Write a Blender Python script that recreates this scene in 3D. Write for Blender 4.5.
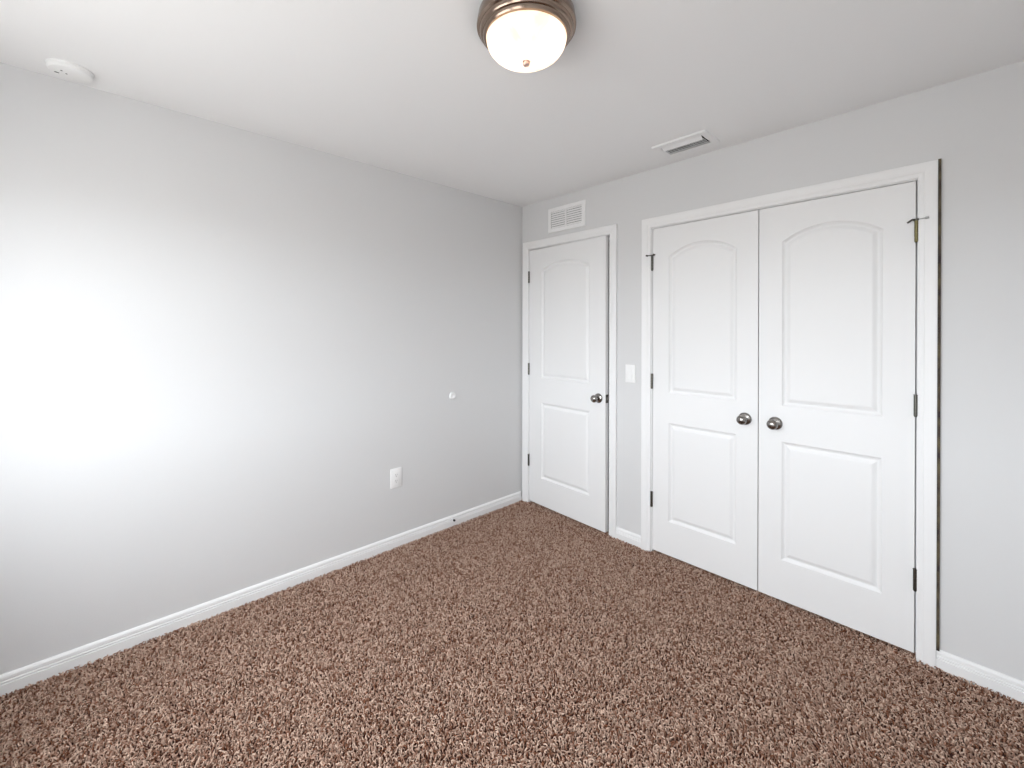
import bpy, bmesh, math, random
from mathutils import Vector, Matrix

# ------------------------------------------------------------------ scene, camera, light, exposure
for o in list(bpy.data.objects):
    bpy.data.objects.remove(o)
SC = bpy.context.scene
COL = SC.collection
PI = math.pi
H = 2.44                       # ceiling height
RX, RY = 3.05, -3.30           # right wall, back wall (corner seen in the photo is the origin)

cam_d = bpy.data.cameras.new('camera')
cam_d.sensor_width = 36.0
cam_d.lens = 434.54 * 36.0 / 1024.0
cam_d.shift_y = (331.83 - 384.0) / 1024.0
cam_d.clip_start = 0.02
cam = bpy.data.objects.new('camera', cam_d)
COL.objects.link(cam)
yaw, pitch, roll = math.radians(-46.592), math.radians(-0.148), math.radians(0.093)
UP = Vector((0, 0, 1))
fw0 = Vector((math.sin(yaw), math.cos(yaw), 0))
rt0 = Vector((math.cos(yaw), -math.sin(yaw), 0))
fw = fw0 * math.cos(pitch) + UP * math.sin(pitch)
up1 = UP * math.cos(pitch) - fw0 * math.sin(pitch)
rt = rt0 * math.cos(roll) + up1 * math.sin(roll)
up = up1 * math.cos(roll) - rt0 * math.sin(roll)
m = Matrix((rt, up, -fw)).transposed().to_4x4()
m.translation = Vector((2.5817, -2.5599, 1.4061))
cam.matrix_world = m
SC.camera = cam

SC.view_settings.view_transform = 'Standard'
SC.view_settings.look = 'None'
SC.view_settings.gamma = 1.0
SC.view_settings.use_curve_mapping = False
SC.view_settings.exposure = 0.0
SC.cycles.max_bounces = 14
SC.cycles.diffuse_bounces = 8
SC.cycles.glossy_bounces = 4
SC.cycles.caustics_reflective = False
SC.cycles.caustics_refractive = False
SC.cycles.sample_clamp_indirect = 6.0

# daylight: a bright overcast sky over darker ground, outside the left window and an added fill window behind the camera
WINS = [dict(x0=0.56, x1=1.78, z0=0.88, z1=2.06), dict(x0=1.98, x1=2.72, z0=0.88, z1=2.06)]  # second window is invented, added to brighten the far wall
SKY_STRENGTH = 19.8
GROUND = 0.37
LAMP_STRENGTH = 24.0
world = bpy.data.worlds.new('overcast_sky')
SC.world = world
world.use_nodes = True
wn, wl = world.node_tree.nodes, world.node_tree.links
wtc = wn.new('ShaderNodeTexCoord')
wsep = wn.new('ShaderNodeSeparateXYZ')
wramp = wn.new('ShaderNodeValToRGB')
wmap = wn.new('ShaderNodeMapRange')
wmap.inputs['From Min'].default_value = -1.0
wl.new(wtc.outputs['Generated'], wsep.inputs[0])
wl.new(wsep.outputs['Z'], wmap.inputs['Value'])
wl.new(wmap.outputs['Result'], wramp.inputs['Fac'])
wramp.color_ramp.elements[0].position = 0.485
wramp.color_ramp.elements[0].color = (GROUND, GROUND, GROUND * 0.98, 1)
wramp.color_ramp.elements[1].position = 0.515
wramp.color_ramp.elements[1].color = (0.905, 0.957, 1.0, 1)
wl.new(wramp.outputs['Color'], wn['Background'].inputs['Color'])
wn['Background'].inputs['Strength'].default_value = SKY_STRENGTH
for W in WINS:
    pl = bpy.data.lights.new('window_portal', 'AREA')
    pl.shape = 'RECTANGLE'
    pl.size = W['x1'] - W['x0']
    pl.size_y = W['z1'] - W['z0']
    pl.cycles.is_portal = True
    po = bpy.data.objects.new('window_portal', pl)
    po.location = ((W['x0'] + W['x1']) / 2, RY - 0.13, (W['z0'] + W['z1']) / 2)
    po.rotation_euler = (math.radians(90), 0, 0)
    COL.objects.link(po)


# ------------------------------------------------------------------ materials
def mat(name, color, rough=0.5, metal=0.0, **kw):
    mt = bpy.data.materials.new(name)
    mt.use_nodes = True
    b = mt.node_tree.nodes['Principled BSDF']
    b.inputs['Base Color'].default_value = (*color, 1)
    b.inputs['Roughness'].default_value = rough
    b.inputs['Metallic'].default_value = metal
    for k, v in kw.items():
        b.inputs[k.replace('_', ' ')].default_value = v
    return mt


def N(mt, kind, **props):
    n = mt.node_tree.nodes.new(kind)
    for k, v in props.items():
        setattr(n, k, v)
    return n


def L(mt, a, b):
    mt.node_tree.links.new(a, b)


def bump(mt, scale, strength, dist=0.002, detail=3.0, stretch=None):
    tc = N(mt, 'ShaderNodeTexCoord')
    nz = N(mt, 'ShaderNodeTexNoise')
    nz.inputs['Scale'].default_value = scale
    nz.inputs['Detail'].default_value = detail
    if stretch:
        mp = N(mt, 'ShaderNodeMapping')
        mp.inputs['Scale'].default_value = stretch
        L(mt, tc.outputs['Object'], mp.inputs['Vector'])
        L(mt, mp.outputs['Vector'], nz.inputs['Vector'])
    else:
        L(mt, tc.outputs['Object'], nz.inputs['Vector'])
    bp = N(mt, 'ShaderNodeBump')
    bp.inputs['Strength'].default_value = strength
    bp.inputs['Distance'].default_value = dist
    L(mt, nz.outputs['Fac'], bp.inputs['Height'])
    L(mt, bp.outputs['Normal'], mt.node_tree.nodes['Principled BSDF'].inputs['Normal'])
    return nz


M = {}
M['wall'] = mat('grey_wall_paint', (0.665, 0.665, 0.667), 0.6)
bump(M['wall'], 160, 0.12, 0.0015)
M['ceiling'] = mat('ceiling_paint', (0.86, 0.86, 0.86), 0.8)
bump(M['ceiling'], 120, 0.12, 0.002)
M['trim'] = mat('white_trim_paint', (0.83, 0.83, 0.83), 0.45)
M['door'] = mat('white_door_paint', (0.81, 0.81, 0.81), 0.5)
bump(M['door'], 30, 0.05, 0.0006, 5.0, (12, 12, 1))
M['plastic'] = mat('white_plastic', (0.85, 0.85, 0.845), 0.35)
M['vent_paint'] = mat('white_enamel', (0.84, 0.84, 0.84), 0.4)
M['dark'] = mat('duct_shade_black', (0.02, 0.02, 0.02), 0.9)  # near black standing in for shade inside the duct
M['slot'] = mat('slot_shadow_plastic', (0.10, 0.10, 0.10), 0.6)
M['nickel'] = mat('satin_nickel', (0.29, 0.275, 0.26), 0.24, 1.0)
M['dark_nickel'] = mat('dark_nickel', (0.13, 0.125, 0.11), 0.35, 1.0)
M['brass'] = mat('aged_brass', (0.20, 0.175, 0.085), 0.35, 1.0)
M['rubber'] = mat('black_rubber', (0.012, 0.012, 0.012), 0.7)
M['grey_rubber'] = mat('grey_rubber', (0.45, 0.45, 0.45), 0.6)
M['hall'] = mat('closet_gap_shade', (0.10, 0.10, 0.10), 0.9)  # shade put into the wall colour to darken the door gaps
# brushed bronze-nickel of the lamp pan
M['lamp_metal'] = mat('brushed_bronze_nickel', (0.29, 0.22, 0.175), 0.22, 1.0)
bump(M['lamp_metal'], 40, 0.1, 0.0004, 2.0, (1, 1, 30))
M['finial_metal'] = mat('rosy_nickel', (0.75, 0.55, 0.48), 0.35, 1.0)
# raw colour: mottled dark brown for the casing edge strip
M['edge_brown'] = mat('mottled_dark_brown', (0.06, 0.045, 0.03), 0.8)
_n = N(M['edge_brown'], 'ShaderNodeTexNoise')
_n.inputs['Scale'].default_value = 22
_t = N(M['edge_brown'], 'ShaderNodeTexCoord')
_r = N(M['edge_brown'], 'ShaderNodeValToRGB')
_r.color_ramp.elements[0].position = 0.35
_r.color_ramp.elements[0].color = (0.035, 0.022, 0.022, 1)
_r.color_ramp.elements[1].position = 0.68
_r.color_ramp.elements[1].color = (0.12, 0.095, 0.05, 1)
L(M['edge_brown'], _t.outputs['Object'], _n.inputs['Vector'])
L(M['edge_brown'], _n.outputs['Fac'], _r.inputs['Fac'])
L(M['edge_brown'], _r.outputs['Color'], M['edge_brown'].node_tree.nodes['Principled BSDF'].inputs['Base Color'])
# clear pane
gm = bpy.data.materials.new('window_glass')
gm.use_nodes = True
gm.node_tree.nodes.clear()
_o = N(gm, 'ShaderNodeOutputMaterial')
_a = N(gm, 'ShaderNodeBsdfTransparent')
_b = N(gm, 'ShaderNodeBsdfGlossy')
_b.inputs['Roughness'].default_value = 0.02
_x = N(gm, 'ShaderNodeMixShader')
_x.inputs['Fac'].default_value = 0.06
L(gm, _a.outputs[0], _x.inputs[1])
L(gm, _b.outputs[0], _x.inputs[2])
L(gm, _x.outputs[0], _o.inputs['Surface'])
M['glass'] = gm
# alabaster glass: translucent, with a swirled colour; the bulbs behind it do the lighting
am = bpy.data.materials.new('alabaster_glass')
am.use_nodes = True
am.node_tree.nodes.clear()
ao = N(am, 'ShaderNodeOutputMaterial')
tc = N(am, 'ShaderNodeTexCoord')
nz = N(am, 'ShaderNodeTexNoise')
nz.inputs['Scale'].default_value = 9.0
nz.inputs['Detail'].default_value = 3.0
nz.inputs['Distortion'].default_value = 2.2
L(am, tc.outputs['Object'], nz.inputs['Vector'])
rp = N(am, 'ShaderNodeValToRGB')
rp.color_ramp.elements[0].position = 0.36
rp.color_ramp.elements[0].color = (0.86, 0.70, 0.57, 1)
rp.color_ramp.elements[1].position = 0.62
rp.color_ramp.elements[1].color = (0.90, 0.85, 0.78, 1)
L(am, nz.outputs['Fac'], rp.inputs['Fac'])
tb = N(am, 'ShaderNodeBsdfTranslucent')
db = N(am, 'ShaderNodeBsdfDiffuse')
gb = N(am, 'ShaderNodeBsdfGlossy')
gb.inputs['Roughness'].default_value = 0.2
L(am, rp.outputs['Color'], tb.inputs['Color'])
L(am, rp.outputs['Color'], db.inputs['Color'])
m1 = N(am, 'ShaderNodeMixShader')
m1.inputs['Fac'].default_value = 0.35
L(am, tb.outputs[0], m1.inputs[1])
L(am, db.outputs[0], m1.inputs[2])
m2 = N(am, 'ShaderNodeMixShader')
m2.inputs['Fac'].default_value = 0.04
L(am, m1.outputs[0], m2.inputs[1])
L(am, gb.outputs[0], m2.inputs[2])
L(am, m2.outputs[0], ao.inputs['Surface'])
M['alabaster'] = am
bu = mat('lit_bulb', (0.9, 0.9, 0.9), 0.5)
bu.node_tree.nodes['Principled BSDF'].inputs['Emission Color'].default_value = (1.0, 0.86, 0.72, 1)
bu.node_tree.nodes['Principled BSDF'].inputs['Emission Strength'].default_value = LAMP_STRENGTH
M['bulb'] = bu
M['lamp_inside'] = mat('white_reflector', (0.85, 0.85, 0.84), 0.6)
# carpet yarn and backing
cm = mat('frieze_carpet_yarn', (0.46, 0.30, 0.22), 0.9)
at = N(cm, 'ShaderNodeAttribute', attribute_name='tint', attribute_type='INSTANCER')
cr = N(cm, 'ShaderNodeValToRGB')
cr.color_ramp.elements[0].color = (0.165, 0.062, 0.032, 1)
cr.color_ramp.elements[1].color = (0.62, 0.455, 0.360, 1)
L(cm, at.outputs['Fac'], cr.inputs['Fac'])
L(cm, cr.outputs['Color'], cm.node_tree.nodes['Principled BSDF'].inputs['Base Color'])
cm.node_tree.nodes['Principled BSDF'].inputs['Specular IOR Level'].default_value = 0.1
M['yarn'] = cm
M['backing'] = mat('carpet_backing', (0.06, 0.02, 0.012), 1.0)
M['subfloor'] = mat('subfloor', (0.3, 0.26, 0.2), 0.9)


# ------------------------------------------------------------------ mesh helpers
def finish(name, bm, material, parent=None, smooth=False, loc=(0, 0, 0), bevel=0.0, recalc=True):
    if recalc:
        bmesh.ops.recalc_face_normals(bm, faces=bm.faces)
    if bevel:
        bmesh.ops.bevel(bm, geom=[e for e in bm.edges if len(e.link_faces) == 2 and e.calc_face_angle(0) > 0.6],
                        offset=bevel, segments=2, affect='EDGES', profile=0.5, clamp_overlap=True)
    me = bpy.data.meshes.new(name)
    bm.to_mesh(me)
    bm.free()
    me.materials.append(M[material])
    if smooth:
        for p in me.polygons:
            p.use_smooth = True
        try:
            me.set_sharp_from_angle(angle=math.radians(35))
        except Exception:
            pass
    o = bpy.data.objects.new(name, me)
    o.location = loc
    COL.objects.link(o)
    if parent:
        o.parent = parent
    return o


def tag(o, label=None, cat=None, kind=None, group=None):
    if label: o['label'] = label
    if cat: o['category'] = cat
    if kind: o['kind'] = kind
    if group: o['group'] = group
    return o


def empty(name, loc):
    o = bpy.data.objects.new(name, None)
    o.empty_display_size = 0.05
    o.location = loc
    COL.objects.link(o)
    return o


def box(bm, x0, x1, y0, y1, z0, z1):
    v = [bm.verts.new(p) for p in ((x0, y0, z0), (x1, y0, z0), (x1, y1, z0), (x0, y1, z0),
                                   (x0, y0, z1), (x1, y0, z1), (x1, y1, z1), (x0, y1, z1))]
    for f in ((0, 3, 2, 1), (4, 5, 6, 7), (0, 1, 5, 4), (1, 2, 6, 5), (2, 3, 7, 6), (3, 0, 4, 7)):
        bm.faces.new([v[i] for i in f])
    return v


def prism(bm, pts, axis, a0, a1):
    """Extrude a 2D outline. axis 'y': pts are (x,z); 'x': (y,z); 'z': (x,y)."""
    def P(p, a):
        return {'y': (p[0], a, p[1]), 'x': (a, p[0], p[1]), 'z': (p[0], p[1], a)}[axis]
    A = [bm.verts.new(P(p, a0)) for p in pts]
    B = [bm.verts.new(P(p, a1)) for p in pts]
    bm.faces.new(A)
    bm.faces.new(B[::-1])
    n = len(pts)
    for i in range(n):
        bm.faces.new((A[i], A[(i + 1) % n], B[(i + 1) % n], B[i]))


def lathe(bm, prof, n=48, axis='z', origin=(0, 0, 0), caps=True):
    """prof: (radius, height) pairs; a radius of 0 closes the end."""
    O = Vector(origin)
    def P(r, h, a):
        c, s = r * math.cos(a), r * math.sin(a)
        return O + Vector({'z': (c, s, h), 'y': (c, h, s), 'x': (h, c, s)}[axis])
    rings = []
    for r, h in prof:
        if r < 1e-6:
            rings.append([bm.verts.new(P(0, h, 0))])
        else:
            rings.append([bm.verts.new(P(r, h, 2 * PI * i / n)) for i in range(n)])
    for a, b in zip(rings, rings[1:]):
        for i in range(n):
            j = (i + 1) % n
            if len(a) == 1 and len(b) == 1:
                continue
            if len(a) == 1:
                bm.faces.new((a[0], b[i], b[j]))
            elif len(b) == 1:
                bm.faces.new((a[i], a[j], b[0]))
            else:
                bm.faces.new((a[i], a[j], b[j], b[i]))
    for rg in (rings[0], rings[-1]) if caps else ():
        if len(rg) > 1:
            bm.faces.new(rg)


def tube(bm, p0, p1, r, n=12):
    p0, p1 = Vector(p0), Vector(p1)
    d = (p1 - p0).normalized()
    u = d.orthogonal().normalized()
    w = d.cross(u)
    A = [bm.verts.new(p0 + (u * math.cos(2 * PI * i / n) + w * math.sin(2 * PI * i / n)) * r) for i in range(n)]
    B = [bm.verts.new(p1 + (u * math.cos(2 * PI * i / n) + w * math.sin(2 * PI * i / n)) * r) for i in range(n)]
    bm.faces.new(A[::-1])
    bm.faces.new(B)
    for i in range(n):
        j = (i + 1) % n
        bm.faces.new((A[i], A[j], B[j], B[i]))


# ------------------------------------------------------------------ room shell
T = 0.115                                     # wall thickness
E_IN = (0.0675, 0.8725, 2.085)                # rough openings: x0, x1, top
C_IN = (1.163, 2.435, 2.078)

bm = bmesh.new()
prism(bm, [(-T, 0), (E_IN[0], 0), (E_IN[0], E_IN[2]), (E_IN[1], E_IN[2]), (E_IN[1], 0),
           (C_IN[0], 0), (C_IN[0], C_IN[2]), (C_IN[1], C_IN[2]), (C_IN[1], 0), (RX + T, 0), (RX + T, H), (-T, H)], 'y', 0, T)
tag(finish('wall_far', bm, 'wall'), 'grey painted wall holding the white entry door and closet doors', 'wall', 'structure')

bm = bmesh.new()
box(bm, -T, 0, RY - T, 0, 0, H)
tag(finish('wall_left', bm, 'wall'), 'long bare grey wall on the left with outlet and bumper', 'wall', 'structure')
bm = bmesh.new()
box(bm, RX, RX + T, RY - T, 0, 0, H)
tag(finish('wall_right', bm, 'wall'), 'grey wall on the right side outside the photo', 'wall', 'structure')
bm = bmesh.new()                              # wall behind the camera, with its window openings
xe = 0.0
for W in WINS:
    box(bm, xe, W['x0'], RY - T, RY, 0, H)
    box(bm, W['x0'], W['x1'], RY - T, RY, 0, W['z0'])
    box(bm, W['x0'], W['x1'], RY - T, RY, W['z1'], H)
    xe = W['x1']
box(bm, xe, RX, RY - T, RY, 0, H)
tag(finish('wall_back', bm, 'wall'), 'grey window wall behind the camera', 'wall', 'structure')
bm = bmesh.new()
box(bm, -T, RX + T, RY - T, 1.0, H, H + 0.1)
tag(finish('ceiling', bm, 'ceiling'), 'flat pale ceiling carrying the dome light and vent', 'ceiling', 'structure')
bm = bmesh.new()
box(bm, -T, RX + T, RY - T, 1.0, -0.12, -0.022)
tag(finish('floor', bm, 'subfloor'), 'subfloor under the brown carpet', 'floor', 'structure')

# closet and hallway shells behind the doors, coloured dark so the gaps read shaded
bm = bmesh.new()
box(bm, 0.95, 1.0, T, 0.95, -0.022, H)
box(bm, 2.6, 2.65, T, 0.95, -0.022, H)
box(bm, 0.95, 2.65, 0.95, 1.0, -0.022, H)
tag(finish('wall_closet', bm, 'hall'), 'closet walls coloured as deep shade behind the white double doors', 'wall', 'structure')
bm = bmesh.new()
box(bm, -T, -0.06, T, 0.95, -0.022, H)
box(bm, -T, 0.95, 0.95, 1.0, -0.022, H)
tag(finish('wall_hallway', bm, 'hall'), 'hallway walls coloured as deep shade behind the white entry door', 'wall', 'structure')

# windows behind the camera, the second one added for light: frame, sash bar, pane, sill
for wi, W in enumerate(WINS):
    bm = bmesh.new()
    x0, x1, z0, z1 = W['x0'], W['x1'], W['z0'], W['z1']
    yo, yi = RY - 0.10, RY - 0.05
    fwid = 0.045
    box(bm, x0, x0 + fwid, yo, yi, z0, z1)
    box(bm, x1 - fwid, x1, yo, yi, z0, z1)
    box(bm, x0 + fwid, x1 - fwid, yo, yi, z0, z0 + fwid)
    box(bm, x0 + fwid, x1 - fwid, yo, yi, z1 - fwid, z1)
    box(bm, x0 + fwid, x1 - fwid, yo, yi, (z0 + z1) / 2 - 0.02, (z0 + z1) / 2 + 0.02)
    win = tag(finish('window_%d' % (wi + 1), bm, 'trim'),
              ('narrow white window near the left wall, behind the camera', 'white fill window added behind the camera to brighten the far wall')[wi], 'window', 'structure')
    bm = bmesh.new()
    box(bm, x0 + 0.02, x1 - 0.02, RY - 0.078, RY - 0.074, z0 + 0.02, z1 - 0.02)
    finish('pane', bm, 'glass', win)
    bm = bmesh.new()
    box(bm, x0 - 0.03, x1 + 0.03, RY - 0.05, RY + 0.03, z0 - 0.025, z0)
    finish('window_sill', bm, 'trim', win, bevel=0.003)

# ------------------------------------------------------------------ baseboards
BB = [(0, -0.022), (0.0145, -0.022), (0.0145, 0.0325), (0.0095, 0.0340), (0.0095, 0.0375), (0.0138, 0.0395), (0.0138, 0.0430),
      (0.0085, 0.0445), (0.0085, 0.0480), (0.0118, 0.0505), (0.0110, 0.0600), (0.0070, 0.0660), (0.004, 0.0685), (0, 0.069)]


def baseboard(name, side, a0, a1, label):
    bm = bmesh.new()
    if side == 'left':
        A = [bm.verts.new((d, a0, z)) for d, z in BB]
        B = [bm.verts.new((d, a1, z)) for d, z in BB]
    elif side == 'far':
        A = [bm.verts.new((a0, -d, z)) for d, z in BB]
        B = [bm.verts.new((a1, -d, z)) for d, z in BB]
    elif side == 'right':
        A = [bm.verts.new((RX - d, a0, z)) for d, z in BB]
        B = [bm.verts.new((RX - d, a1, z)) for d, z in BB]
    else:
        A = [bm.verts.new((a0, RY + d, z)) for d, z in BB]
        B = [bm.verts.new((a1, RY + d, z)) for d, z in BB]
    bm.faces.new(A)
    bm.faces.new(B[::-1])
    n = len(BB)
    for i in range(n):
        bm.faces.new((A[i], A[(i + 1) % n], B[(i + 1) % n], B[i]))
    return tag(finish(name, bm, 'trim'), label, 'baseboard', 'structure')


baseboard('baseboard_left', 'left', RY, -0.0195, 'long white grooved baseboard along the left grey wall')
baseboard('baseboard_far', 'far', 0.9215, 1.1105, 'short white baseboard between the entry door and the closet')
baseboard('baseboard_far', 'far', 2.4845, RX - 0.016, 'white baseboard to the right of the closet doors')
baseboard('baseboard_right', 'right', RY + 0.016, 0, 'white baseboard along the right wall outside the photo')
baseboard('baseboard_back', 'back', 0.016, RX - 0.016, 'white baseboard under the window behind the camera')

# ------------------------------------------------------------------ door casings (mitred) and jambs
CP = [(0.0, 0.0), (0.0, 0.0105), (0.004, 0.0125), (0.012, 0.0135), (0.020, 0.0130), (0.022, 0.0150), (0.034, 0.0160),
      (0.046, 0.0178), (0.057, 0.0180), (0.0605, 0.0165), (0.0605, 0.0)]


def casing(name, xi0, xi1, zt, width, label):
    """Profile (distance outwards from the opening, projection from the wall), swept up, over and down."""
    bm = bmesh.new()
    k = width / 0.0605
    rows = []
    for corner in ((0, 0), (0, 1), (1, 1), (1, 0)):
        row = []
        for d, t in CP:
            d *= k
            x = xi0 - d if corner[0] == 0 else xi1 + d
            z = zt + d if corner[1] else -0.022
            row.append(bm.verts.new((x, -t, z)))
        rows.append(row)
    n = len(CP)
    for a, b in zip(rows, rows[1:]):
        for i in range(n):
            bm.faces.new((a[i], a[(i + 1) % n], b[(i + 1) % n], b[i]))
    bm.faces.new(rows[0])
    bm.faces.new(rows[-1][::-1])
    return tag(finish(name, bm, 'trim'), label, 'door trim', 'structure')


def jamb(parent, xj0, xj1, zj, xr0, xr1, zr, name='jamb'):
    bm = bmesh.new()
    y0, y1 = 0.0, T + 0.002
    prism(bm, [(xr0, -0.022), (xj0, -0.022), (xj0, zj), (xj1, zj), (xj1, -0.022), (xr1, -0.022), (xr1, zr), (xr0, zr)], 'y', y0, y1)
    o = finish(name, bm, 'trim', parent)
    bm = bmesh.new()                                   # stop moulding behind the leaf
    ys = 0.040
    s = 0.011
    prism(bm, [(xj0, -0.022), (xj0 + s, -0.022), (xj0 + s, zj - s), (xj1 - s, zj - s), (xj1 - s, -0.022), (xj1, -0.022), (xj1, zj), (xj0, zj)], 'y', ys, ys + 0.035)
    finish('stop_moulding', bm, 'trim', o)
    return o


EJ = (0.0825, 0.8575, 2.0695)
CJ = (1.1795, 2.4205, 2.0595)
tr1 = casing('trim_1', 0.0795, 0.8625, 2.0735, 0.0590, 'white casing around the narrow entry door beside the corner')
jamb(tr1, *EJ, *E_IN)
tr2 = casing('trim_2', 1.1740, 2.4225, 2.0630, 0.0615, 'white casing around the wide double closet doors')
jamb(tr2, *CJ, *C_IN)
bm = bmesh.new()
box(bm, 2.4838, 2.4935, -0.010, 0.0, 0.066, 2.1285)  # thin dark brown strip beside the casing
tag(finish('dark_edge_strip', bm, 'edge_brown', tr2), 'dark brown mottled strip along the casing edge')


# ------------------------------------------------------------------ moulded two-panel doors
def panel_outline(desc, d=0.0, n=22):
    """Panel (x0, x1, foot, spring, apex) inset by d: a rectangle whose top is a segmental arch, foot and top in the same columns."""
    x0, x1, zf, zs, za = desc
    w, h = (x1 - x0) / 2, za - zs
    cx = (x0 + x1) / 2
    wi = w - d
    if h < 1e-6:
        cols = [cx + wi * (2 * i / n - 1) for i in range(n + 1)]
        top = [zs - d] * (n + 1)
    else:
        R = (w * w + h * h) / (2 * h)
        a = math.asin(wi / (R - d))
        cols = [cx + (R - d) * math.sin(-a + 2 * a * i / n) for i in range(n + 1)]
        top = [za - R + math.sqrt(max(0.0, (R - d) ** 2 - (x - cx) ** 2)) for x in cols]
    return [(x, zf + d) for x in cols] + [(x, z) for x, z in zip(cols, top)][::-1]


PROFILE = [(0.0, 0.0), (0.0015, 0.0015), (0.006, 0.0062), (0.012, 0.0100), (0.016, 0.0110), (0.019, 0.0108),
           (0.026, 0.0072), (0.033, 0.0034), (0.037, 0.0022), (0.041, 0.0018)]


def door_leaf(name, w, z0, z1, thick, panels):
    """Leaf in its own frame: hinge edge at x=0, face at y=0, back at y=thick."""
    bm = bmesh.new()
    V = lambda x, y, z: bm.verts.new((x, y, z))
    outl = [panel_outline(p) for p in panels]
    n = len(outl[0]) // 2
    B = [V(p[0], 0, z0) for p in outl[0][:n]]
    Tp = [V(p[0], 0, z1) for p in outl[1][:n]]
    bl, br, tl, trr = V(0, 0, z0), V(w, 0, z0), V(0, 0, z1), V(w, 0, z1)
    rings = [[V(p[0], 0, p[1]) for p in pts] for pts in outl]
    strips = [(B, rings[0][:n]), (rings[0][n:][::-1], rings[1][:n]), (rings[1][n:][::-1], Tp)]
    for lo_, hi_ in strips:
        for i in range(n - 1):
            bm.faces.new((lo_[i], lo_[i + 1], hi_[i + 1], hi_[i]))
    L0, L1, U0, U1 = rings[0][0], rings[0][-1], rings[1][0], rings[1][-1]
    bm.faces.new((bl, B[0], L0, L1, U0, U1, Tp[0], tl))
    R0, R1, Q0, Q1 = rings[0][n - 1], rings[0][n], rings[1][n - 1], rings[1][n]
    bm.faces.new((B[-1], br, trr, Tp[-1], Q1, Q0, R1, R0))
    for pts, r in zip(panels, rings):
        prev = r
        for d, dep in PROFILE[1:]:
            cur = [V(p[0], dep, p[1]) for p in panel_outline(pts, d)]
            k = len(cur)
            for i in range(k):
                bm.faces.new((prev[i], prev[(i + 1) % k], cur[(i + 1) % k], cur[i]))
            prev = cur
        bot, top = prev[:n], prev[n:][::-1]
        for i in range(n - 1):
            bm.faces.new((bot[i], bot[i + 1], top[i + 1], top[i]))
    bb = [V(0, thick, z0), V(w, thick, z0), V(w, thick, z1), V(0, thick, z1)]
    bm.faces.new(bb[::-1])
    bm.faces.new([bl] + [bb[0], bb[1]] + [br] + B[::-1])
    bm.faces.new([tl] + Tp + [trr, bb[2], bb[3]])
    bm.faces.new((bl, tl, bb[3], bb[0]))
    bm.faces.new((br, bb[1], bb[2], trr))
    return finish(name, bm, 'door')


def door_knob(parent, x, z, metal='nickel', side=1):
    bm = bmesh.new()
    lathe(bm, [(0, 0.0), (0.0335, 0.0), (0.0335, -0.003), (0.0315, -0.0065), (0.026, -0.0095), (0.017, -0.0115), (0.0125, -0.014), (0, -0.0141)],
          40, 'y')
    rose = finish('rosette', bm, metal, smooth=True)
    bm = bmesh.new()
    prof = [(0, -0.012), (0.0105, -0.012), (0.0100, -0.026), (0.0125, -0.031), (0.019, -0.0355)]
    for i in range(1, 12):
        a = PI * 0.18 + (PI * 0.82) * i / 12
        prof.append((0.0262 * math.sin(a), -0.0520 + 0.0185 * math.cos(a)))
    prof.append((0, -0.0705))
    lathe(bm, prof, 40, 'y')
    k = finish('door_knob', bm, metal, parent, smooth=True, loc=(x, 0, z))
    rose.parent = k
    return k


def hinge(parent, x, zc, metal='dark_nickel', pin_stop=0, side=1):
    """Butt hinge seen on its knuckle side: five-knuckle barrel, slim leaves, pin heads."""
    bm = bmesh.new()
    hh = 0.0445
    r = 0.0072
    for i in range(5):
        za = zc - hh + 2 * hh * i / 5 + 0.0005
        zb = zc - hh + 2 * hh * (i + 1) / 5 - 0.0005
        tube(bm, (x, -r, za), (x, -r, zb), r, 14)
    tube(bm, (x, -r, zc - hh), (x, -r, zc + hh), r * 0.8, 10)
    lathe(bm, [(0, zc - hh - 0.005), (r * .7, zc - hh - 0.004), (r * .9, zc - hh)], 12, 'z', (x, -r, 0))
    lathe(bm, [(r * 1.15, zc + hh), (r * 1.15, zc + hh + 0.003), (0, zc + hh + 0.0045)], 12, 'z', (x, -r, 0))
    h = finish('hinge', bm, metal, parent, smooth=True)
    if pin_stop:
        s = side
        zt = zc + hh + 0.005
        bm = bmesh.new()
        lathe(bm, [(0, zt - 0.004), (0.0105, zt - 0.004), (0.0105, zt + 0.003), (0, zt + 0.0035)], 16, 'z', (x, -r, 0))
        if pin_stop == 1:     # straight bar over the pin
            tube(bm, (x - 0.026, -0.024, zt - 0.001), (x, -r, zt), 0.0034)
            tube(bm, (x, -r, zt), (x + 0.020, -0.020, zt), 0.0034)
            lathe(bm, [(0, -0.031), (0.0058, -0.031), (0.0058, -0.020), (0, -0.020)], 14, 'y', (x - 0.027, 0, zt - 0.001))
            lathe(bm, [(0, -0.026), (0.0058, -0.026), (0.0058, -0.016), (0, -0.016)], 14, 'y', (x + 0.020, 0, zt))
        else:                 # arm bent down towards the leaf
            tube(bm, (x, -r, zt), (x - 0.013, -0.018, zt), 0.0038)
            tube(bm, (x - 0.013, -0.018, zt), (x - 0.029, -0.012, zt - 0.010), 0.0036)
        st = finish('pin_stop', bm, 'dark_nickel', h, smooth=True)
        if pin_stop == 2:
            bm = bmesh.new()
            tube(bm, (x + 0.010, -0.011, zt), (x + 0.030, -0.019, zt), 0.0026)
            tube(bm, (x + 0.028, -0.018, zt), (x + 0.040, -0.019, zt + 0.001), 0.0052)
            tag(finish('bumper_tip', bm, 'grey_rubber', h, smooth=True), 'pale grey rubber tip')
    return h


def two_panels(w, mx, low, mid0, mid1, spring, apex):
    return [(mx, w - mx, low, mid0, mid0), (mx, w - mx, mid1, spring, apex)]


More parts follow.
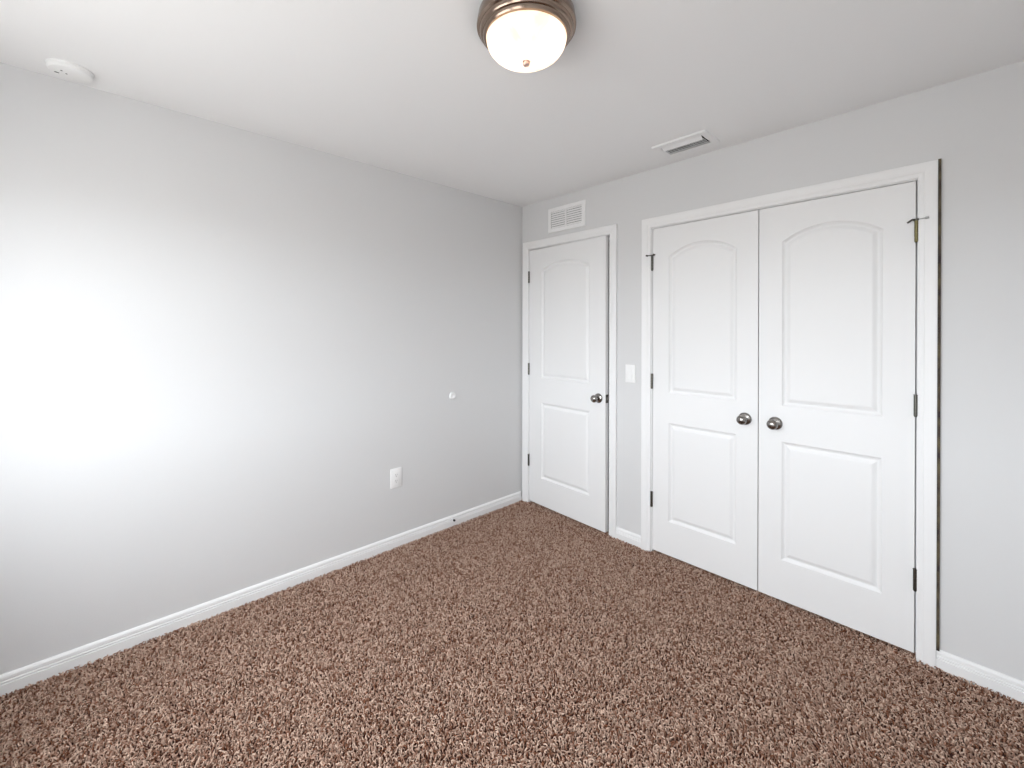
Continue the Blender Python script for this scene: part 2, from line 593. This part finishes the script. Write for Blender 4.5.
# door_1: entry door, standing a crack open
EW = 0.762
d1 = door_leaf('door_1', EW, 0.012, 2.062, 0.035, two_panels(EW, 0.138, 0.226, 0.832, 1.030, 1.885, 1.945))
d1.location = (0.0850, 0.0, 0)
d1.rotation_euler = (0, 0, math.radians(-2.3))
tag(d1, 'white two-panel arched entry door beside the corner, slightly ajar', 'door', 'structure')
door_knob(d1, EW - 0.058, 0.935, 'nickel')
for zc in (1.845, 1.093, 0.345):
    hinge(d1, -0.0015, zc)
bm = bmesh.new()
box(bm, EW - 0.0005, EW + 0.0015, 0.0045, 0.0305, 0.935 - 0.029, 0.935 + 0.029)
lp = finish('latch_plate', bm, 'dark_nickel', d1, bevel=0.0005)
bm = bmesh.new()
prism(bm, [(EW, 0.010), (EW + 0.010, 0.022), (EW + 0.010, 0.026), (EW, 0.026)], 'z', 0.925, 0.945)
finish('latch_bolt', bm, 'nickel', lp)

# door_2 and door_3: the closet pair
CW = 0.6115
d2 = door_leaf('door_2', CW, 0.012, 2.0555, 0.035, two_panels(CW, 0.108, 0.221, 0.834, 1.020, 1.868, 1.936))
d2.location = (1.1838, 0, 0)
tag(d2, 'left leaf of the white double closet doors', 'door', 'structure')
door_knob(d2, 1.731 - 1.1830, 0.927)
CR = 0.6145
d3 = door_leaf('door_3', CR, 0.012, 2.0555, 0.035, two_panels(CR, 0.108, 0.221, 0.834, 1.020, 1.868, 1.936))
d3.location = (1.8003, 0, 0)
tag(d3, 'right leaf of the white double closet doors', 'door', 'structure')
door_knob(d3, 1.880 - 1.8010, 0.925)
for i, zc in enumerate((1.838, 1.086, 0.333)):
    hinge(d2, -0.002, zc, pin_stop=1 if i == 0 else 0)
    hinge(d3, CR + 0.0030, zc, metal='brass' if i == 0 else 'dark_nickel', pin_stop=2 if i == 0 else 0)

# ------------------------------------------------------------------ carpet: backing plus twisted frieze pile
bm = bmesh.new()
box(bm, 0.0, RX, RY, 0.06, -0.022, -0.0135)
carpet = finish('carpet', bm, 'backing')
tag(carpet, 'brown twisted-pile frieze carpet covering the whole floor', 'carpet', 'stuff')
carpet.data.materials.append(M['yarn'])
ng = bpy.data.node_groups.new('carpet_pile', 'GeometryNodeTree')
ng.interface.new_socket('Geometry', in_out='INPUT', socket_type='NodeSocketGeometry')
ng.interface.new_socket('Geometry', in_out='OUTPUT', socket_type='NodeSocketGeometry')
gn, gl = ng.nodes, ng.links


def G(kind, **props):
    n = gn.new(kind)
    for k, v in props.items():
        setattr(n, k, v)
    return n


gi, go = G('NodeGroupInput'), G('NodeGroupOutput')
nrm = G('GeometryNodeInputNormal')
sepn = G('ShaderNodeSeparateXYZ')
gl.new(nrm.outputs[0], sepn.inputs[0])
cmpn = G('FunctionNodeCompare', data_type='FLOAT', operation='GREATER_THAN')
gl.new(sepn.outputs['Z'], cmpn.inputs[0])
cmpn.inputs[1].default_value = 0.5
dist = G('GeometryNodeDistributePointsOnFaces', distribute_method='POISSON')
dist.inputs['Density Max'].default_value = 90000
dist.inputs['Distance Min'].default_value = 0.0052
dist.inputs['Density Factor'].default_value = 1.0
dist.inputs['Seed'].default_value = 4
gl.new(gi.outputs[0], dist.inputs['Mesh'])
gl.new(cmpn.outputs[0], dist.inputs['Selection'])
prof = G('GeometryNodeCurvePrimitiveCircle', mode='RADIUS')
prof.inputs['Resolution'].default_value = 6
prof.inputs['Radius'].default_value = 0.0026
join = G('GeometryNodeJoinGeometry')
SHAPES = [((0, 0, 0), (-0.003, 0.001, 0.010), (0.004, 0.004, 0.015), (0.0115, 0.001, 0.010)),
          ((0, 0, 0), (0.004, 0.0, 0.009), (0.003, -0.006, 0.014), (-0.006, -0.007, 0.0125)),
          ((0, 0, 0), (0.001, 0.004, 0.006), (0.000, 0.003, 0.011), (0.004, 0.006, 0.0155)),
          ((0, 0, 0), (0.000, -0.004, 0.011), (0.009, -0.003, 0.013), (0.0135, 0.004, 0.0105))]
for sh in SHAPES:
    bz = G('GeometryNodeCurvePrimitiveBezierSegment')
    bz.inputs['Resolution'].default_value = 5
    for i, p in enumerate(sh):
        bz.inputs[1 + i].default_value = p
    c2m = G('GeometryNodeCurveToMesh')
    gl.new(bz.outputs[0], c2m.inputs['Curve'])
    gl.new(prof.outputs[0], c2m.inputs['Profile Curve'])
    c2m.inputs['Fill Caps'].default_value = True
    sm = G('GeometryNodeSetMaterial')
    sm.inputs['Material'].default_value = M['yarn']
    gl.new(c2m.outputs[0], sm.inputs['Geometry'])
    g2i = G('GeometryNodeGeometryToInstance')
    gl.new(sm.outputs[0], g2i.inputs[0])
    gl.new(g2i.outputs[0], join.inputs[0])
iop = G('GeometryNodeInstanceOnPoints')
gl.new(dist.outputs['Points'], iop.inputs['Points'])
gl.new(join.outputs[0], iop.inputs['Instance'])
iop.inputs['Pick Instance'].default_value = True
rot = G('FunctionNodeRandomValue', data_type='FLOAT_VECTOR')
rot.inputs[0].default_value = (-0.5, -0.5, 0)
rot.inputs[1].default_value = (0.5, 0.5, 2 * PI)
# the nap leans in broad brushed patches
pos = G('GeometryNodeInputPosition')
napn = G('ShaderNodeTexNoise', noise_dimensions='3D')
napn.inputs['Scale'].default_value = 2.2
napn.inputs['Detail'].default_value = 2.5
gl.new(pos.outputs[0], napn.inputs['Vector'])
napm = G('ShaderNodeVectorMath', operation='MULTIPLY_ADD')
napm.inputs[1].default_value = (2.2, 2.2, 0)
napm.inputs[2].default_value = (-1.1, -1.1, 0)
gl.new(napn.outputs['Color'], napm.inputs[0])
gl.new(rot.outputs[0], iop.inputs['Rotation'])
scl = G('FunctionNodeRandomValue', data_type='FLOAT')
scl.inputs[2].default_value = 0.60
scl.inputs[3].default_value = 0.92
scl.inputs['Seed'].default_value = 7
gl.new(scl.outputs[1], iop.inputs['Scale'])
tint = G('FunctionNodeRandomValue', data_type='FLOAT')
tint.inputs['Seed'].default_value = 21
sna = G('GeometryNodeStoreNamedAttribute', data_type='FLOAT', domain='INSTANCE')
sna.inputs['Name'].default_value = 'tint'
gl.new(tint.outputs[1], sna.inputs['Value'])
lean = G('GeometryNodeRotateInstances')
lean.inputs['Local Space'].default_value = False
gl.new(iop.outputs[0], lean.inputs['Instances'])
gl.new(napm.outputs[0], lean.inputs['Rotation'])
gl.new(pos.outputs[0], lean.inputs['Pivot Point'])
gl.new(lean.outputs[0], sna.inputs['Geometry'])
jg = G('GeometryNodeJoinGeometry')
gl.new(gi.outputs[0], jg.inputs[0])
gl.new(sna.outputs[0], jg.inputs[0])
gl.new(jg.outputs[0], go.inputs[0])
md = carpet.modifiers.new('pile', 'NODES')
md.node_group = ng

# ------------------------------------------------------------------ ceiling light
lx, ly = 1.571, -1.541
light = empty('ceiling_light', (lx, ly, H))
tag(light, 'lit flush dome ceiling light with brushed metal rim', 'ceiling light')
bm = bmesh.new()
lathe(bm, [(0, 0), (0.150, 0), (0.158, -0.004), (0.1610, -0.022), (0.1632, -0.036), (0.1625, -0.042), (0.1590, -0.0455), (0.1545, -0.047),
           (0.1530, -0.056), (0.1495, -0.0605), (0.1440, -0.062), (0.1425, -0.069), (0.1390, -0.0735), (0.1330, -0.0745), (0.128, -0.0725), (0.126, -0.030), (0, -0.028)], 96)
finish('metal_pan', bm, 'lamp_metal', light, smooth=True)
bm = bmesh.new()
lathe(bm, [(0, -0.0285), (0.1245, -0.0285), (0.1245, -0.0305), (0, -0.0305)], 64)
finish('reflector', bm, 'lamp_inside', light, smooth=True)
for bx_, by_ in ((-0.045, -0.020), (0.045, 0.020)):            # two bulbs under the reflector
    bm = bmesh.new()
    lathe(bm, [(0, -0.052)] + [(0.024 * math.sin(PI * i / 12), -0.076 + 0.024 * math.cos(PI * i / 12)) for i in range(1, 12)] + [(0, -0.100)], 24, 'z', (bx_, by_, 0))
    bulb = finish('bulb', bm, 'bulb', light, smooth=True)
    bm = bmesh.new()
    lathe(bm, [(0, -0.030), (0.013, -0.030), (0.013, -0.056), (0, -0.056)], 20, 'z', (bx_, by_, 0))
    finish('socket', bm, 'plastic', bulb, smooth=True)
bm = bmesh.new()
prof = [(0.1275, -0.070), (0.1318, -0.0745)]
for i in range(1, 18):
    a = PI / 2 * i / 18
    prof.append((0.1318 * math.cos(a) ** 0.92, -0.0745 - 0.074 * math.sin(a)))
prof.append((0, -0.1485))
lathe(bm, prof, 72, caps=False)
finish('glass_dome', bm, 'alabaster', light, smooth=True)
bm = bmesh.new()
lathe(bm, [(0, -0.146), (0.0135, -0.1455), (0.0138, -0.1475), (0.0095, -0.1490), (0.0088, -0.1505), (0.0115, -0.1535), (0.0118, -0.1570), (0.0085, -0.1612), (0, -0.1630)], 24)
finish('finial', bm, 'finial_metal', light, smooth=True)

# ------------------------------------------------------------------ smoke detector
sd = empty('smoke_detector', (0.124, -2.647, H))
tag(sd, 'round white smoke detector on the ceiling near the left wall', 'smoke detector')
bm = bmesh.new()
lathe(bm, [(0, 0), (0.069, 0), (0.069, -0.006), (0.0665, -0.008), (0, -0.008)], 56)
finish('base_ring', bm, 'plastic', sd, smooth=True)
bm = bmesh.new()
lathe(bm, [(0, -0.008), (0.0655, -0.008), (0.0650, -0.013), (0.0620, -0.0195), (0.0560, -0.0225), (0.03, -0.0240), (0, -0.0245)], 56)
cov = finish('cover', bm, 'plastic', sd, smooth=True)
for (px, py, sx, sy) in ((0.021, -0.024, 0.0030, 0.0030), (0.004, -0.011, 0.0030, 0.0030), (-0.007, -0.038, 0.0026, 0.0070)):
    bm = bmesh.new()
    lathe(bm, [(0, -0.0215), (1.0, -0.0215), (1.0, -0.0250), (0, -0.0250)], 16)
    for v in bm.verts:
        v.co.x, v.co.y = px + v.co.x * sx, py + v.co.y * sy
    tag(finish('sounder_hole', bm, 'slot', cov), 'small dark opening')

# ------------------------------------------------------------------ ceiling vent (supply register)
vx0, vx1, vy0, vy1 = 1.342, 1.641, -0.310, -0.112
vent = empty('ceiling_vent', ((vx0 + vx1) / 2, (vy0 + vy1) / 2, H))
tag(vent, 'white louvred supply vent in the ceiling above the closet', 'vent')
hw, hd = (vx1 - vx0) / 2, (vy1 - vy0) / 2
iw, idp = hw - 0.035, hd - 0.042
bm = bmesh.new()
def rect(w, d, z):
    return [bm.verts.new(p) for p in ((-w, -d, z), (w, -d, z), (w, d, z), (-w, d, z))]
rings = [rect(hw, hd, 0), rect(hw, hd, -0.004), rect(hw - 0.004, hd - 0.004, -0.009), rect(iw + 0.004, idp + 0.004, -0.009),
         rect(iw, idp, -0.007), rect(iw, idp, -0.001)]
for a, b in zip(rings, rings[1:]):
    for i in range(4):
        bm.faces.new((a[i], a[(i + 1) % 4], b[(i + 1) % 4], b[i]))
finish('flange', bm, 'vent_paint', vent)
bm = bmesh.new()
box(bm, -iw, iw, -idp, idp, -0.0015, -0.0005)  # thin dark sheet in place of the shaded duct
tag(finish('duct_shade', bm, 'dark', vent), 'dark sheet coloured as the shade behind the blades')
bm = bmesh.new()                     # wide front blade, curved down towards the room
curve = [(-idp + 0.001 + 0.026 * t, -0.0065 - 0.0125 * t ** 1.25) for t in (0, 0.25, 0.5, 0.75, 1)]
prism(bm, curve + [(y + 0.0004, z + 0.0014) for y, z in curve[::-1]], 'x', -iw + 0.005, iw - 0.005)
finish('deflector', bm, 'vent_paint', vent)
for i in range(5):                   # narrow blades leaning the other way
    yc = -idp + 0.032 + 0.0175 * i
    bm = bmesh.new()
    curve = [(yc + 0.005 * t, -0.0150 + 0.0055 * t) for t in (0, 0.25, 0.5, 0.75, 1)]
    prism(bm, curve + [(y - 0.0006, z + 0.0012) for y, z in curve[::-1]], 'x', -iw + 0.002, iw - 0.002)
    finish('blade', bm, 'vent_paint', vent)

# ------------------------------------------------------------------ wall return grille over the entry door
gx0, gx1, gz0, gz1 = 0.291, 0.652, 2.170, 2.361
gr = empty('return_air_grille', ((gx0 + gx1) / 2, 0, (gz0 + gz1) / 2))
tag(gr, 'white return air grille on the wall above the entry door', 'vent')
hw, hh = (gx1 - gx0) / 2, (gz1 - gz0) / 2
iw, ih = hw - 0.031, hh - 0.029
bm = bmesh.new()
def rectv(w, h, y):
    return [bm.verts.new(p) for p in ((-w, y, -h), (w, y, -h), (w, y, h), (-w, y, h))]
rings = [rectv(hw, hh, 0), rectv(hw, hh, -0.003), rectv(hw - 0.004, hh - 0.004, -0.007), rectv(iw, ih, -0.007), rectv(iw, ih, -0.0005)]
for a, b in zip(rings, rings[1:]):
    for i in range(4):
        bm.faces.new((a[i], a[(i + 1) % 4], b[(i + 1) % 4], b[i]))
finish('frame', bm, 'vent_paint', gr)
bm = bmesh.new()
box(bm, -iw, iw, -0.0012, -0.0004, -ih, ih)  # flat dark sheet, shade behind the slats put into its colour
tag(finish('duct_shade', bm, 'slot', gr), 'dark sheet coloured as the shade behind the slats')
bm = bmesh.new()
box(bm, -0.0065, 0.0065, -0.0065, -0.0012, -ih, ih)
finish('mullion', bm, 'vent_paint', gr)
ns = 8
for i in range(ns):
    zc = -ih + 2 * ih * (i + 0.5) / ns
    for s0, s1 in ((-iw + 0.003, -0.0075), (0.0075, iw - 0.001)):
        bm = bmesh.new()
        hz = 0.0072
        prism(bm, [(-0.0066, zc - hz), (-0.0054, zc - hz), (-0.0014, zc + hz), (-0.0026, zc + hz)], 'x', s0, s1)
        finish('slat', bm, 'vent_paint', gr)

# ------------------------------------------------------------------ light switch between the doors
sw = empty('light_switch', (1.025, 0, 1.122))
tag(sw, 'white rocker light switch between the entry door and closet', 'light switch')
bm = bmesh.new()
box(bm, -0.037, 0.037, -0.006, 0, -0.059, 0.059)
finish('cover_plate', bm, 'plastic', sw, bevel=0.0022, smooth=True)
bm = bmesh.new()
prism(bm, [(-0.0055, -0.0335), (-0.0105, -0.0335), (-0.0075, 0.0), (-0.0080, 0.0335), (-0.0055, 0.0335)], 'x', -0.0167, 0.0167)
rk = finish('rocker', bm, 'plastic', sw, bevel=0.0006)
for s in (-1, 1):
    bm = bmesh.new()
    lathe(bm, [(0, -0.0055), (0.0032, -0.0055), (0.0030, -0.0066), (0, -0.0069)], 16, 'y', (0, 0, s * 0.0485))
    finish('screw', bm, 'plastic', sw, smooth=True)

# ------------------------------------------------------------------ outlet on the left wall
ou = empty('power_outlet', (0, -1.161, 0.444))
tag(ou, 'white duplex power outlet low on the left grey wall', 'outlet')
bm = bmesh.new()
box(bm, 0, 0.0062, -0.0405, 0.0405, -0.063, 0.063)
finish('cover_plate', bm, 'plastic', ou, bevel=0.0026, smooth=True)
for s in (-1, 1):
    bm = bmesh.new()
    n = 24
    pts = []
    for i in range(n):
        a = 2 * PI * i / n
        pts.append((max(-0.0145, min(0.0145, 0.0172 * math.cos(a))), s * 0.0195 + 0.0143 * math.sin(a)))
    prism(bm, pts, 'x', 0.0058, 0.0078)
    rc = finish('receptacle', bm, 'plastic', ou)
    for (yy, hz, zz) in ((-0.0062, 0.0042, 0.003), (0.0062, 0.0036, 0.003)):
        bm = bmesh.new()
        box(bm, 0.0074, 0.0080, yy - 0.0011, yy + 0.0011, s * 0.0195 + zz - hz, s * 0.0195 + zz + hz)
        finish('slot', bm, 'slot', rc)
    bm = bmesh.new()
    lathe(bm, [(0, 0.0074), (0.0026, 0.0074), (0.0026, 0.0080), (0, 0.0080)], 14, 'x', (0, 0, s * 0.0195 - 0.0075))
    finish('slot', bm, 'slot', rc)
bm = bmesh.new()
lathe(bm, [(0, 0.006), (0.0032, 0.006), (0.0030, 0.0072), (0, 0.0074)], 16, 'x')
finish('screw', bm, 'plastic', ou, smooth=True)

# ------------------------------------------------------------------ door bumper and door stop on the left wall
bp_ = empty('door_bumper', (0, -0.714, 0.935))
tag(bp_, 'round white door bumper stuck on the left grey wall', 'door bumper')
bm = bmesh.new()
lathe(bm, [(0, 0), (0.0260, 0), (0.0260, 0.005), (0.0240, 0.0105), (0.0195, 0.0130), (0.0150, 0.0120), (0.008, 0.0095), (0, 0.0088)], 36, 'x')
finish('cup', bm, 'plastic', bp_, smooth=True)

ds = empty('door_stop', (0.0125, -0.727, 0.0505))
tag(ds, 'small white door stop with black tip on left baseboard', 'door stop')
bm = bmesh.new()
lathe(bm, [(0, 0), (0.010, 0), (0.010, 0.003), (0.0045, 0.006), (0.0045, 0.030), (0, 0.030)], 20, 'x')
finish('rod', bm, 'trim', ds, smooth=True)
bm = bmesh.new()
lathe(bm, [(0, 0.028), (0.0072, 0.028), (0.0075, 0.038), (0.006, 0.041), (0, 0.0415)], 20, 'x')
tag(finish('rubber_tip', bm, 'rubber', ds, smooth=True), 'black rubber tip')
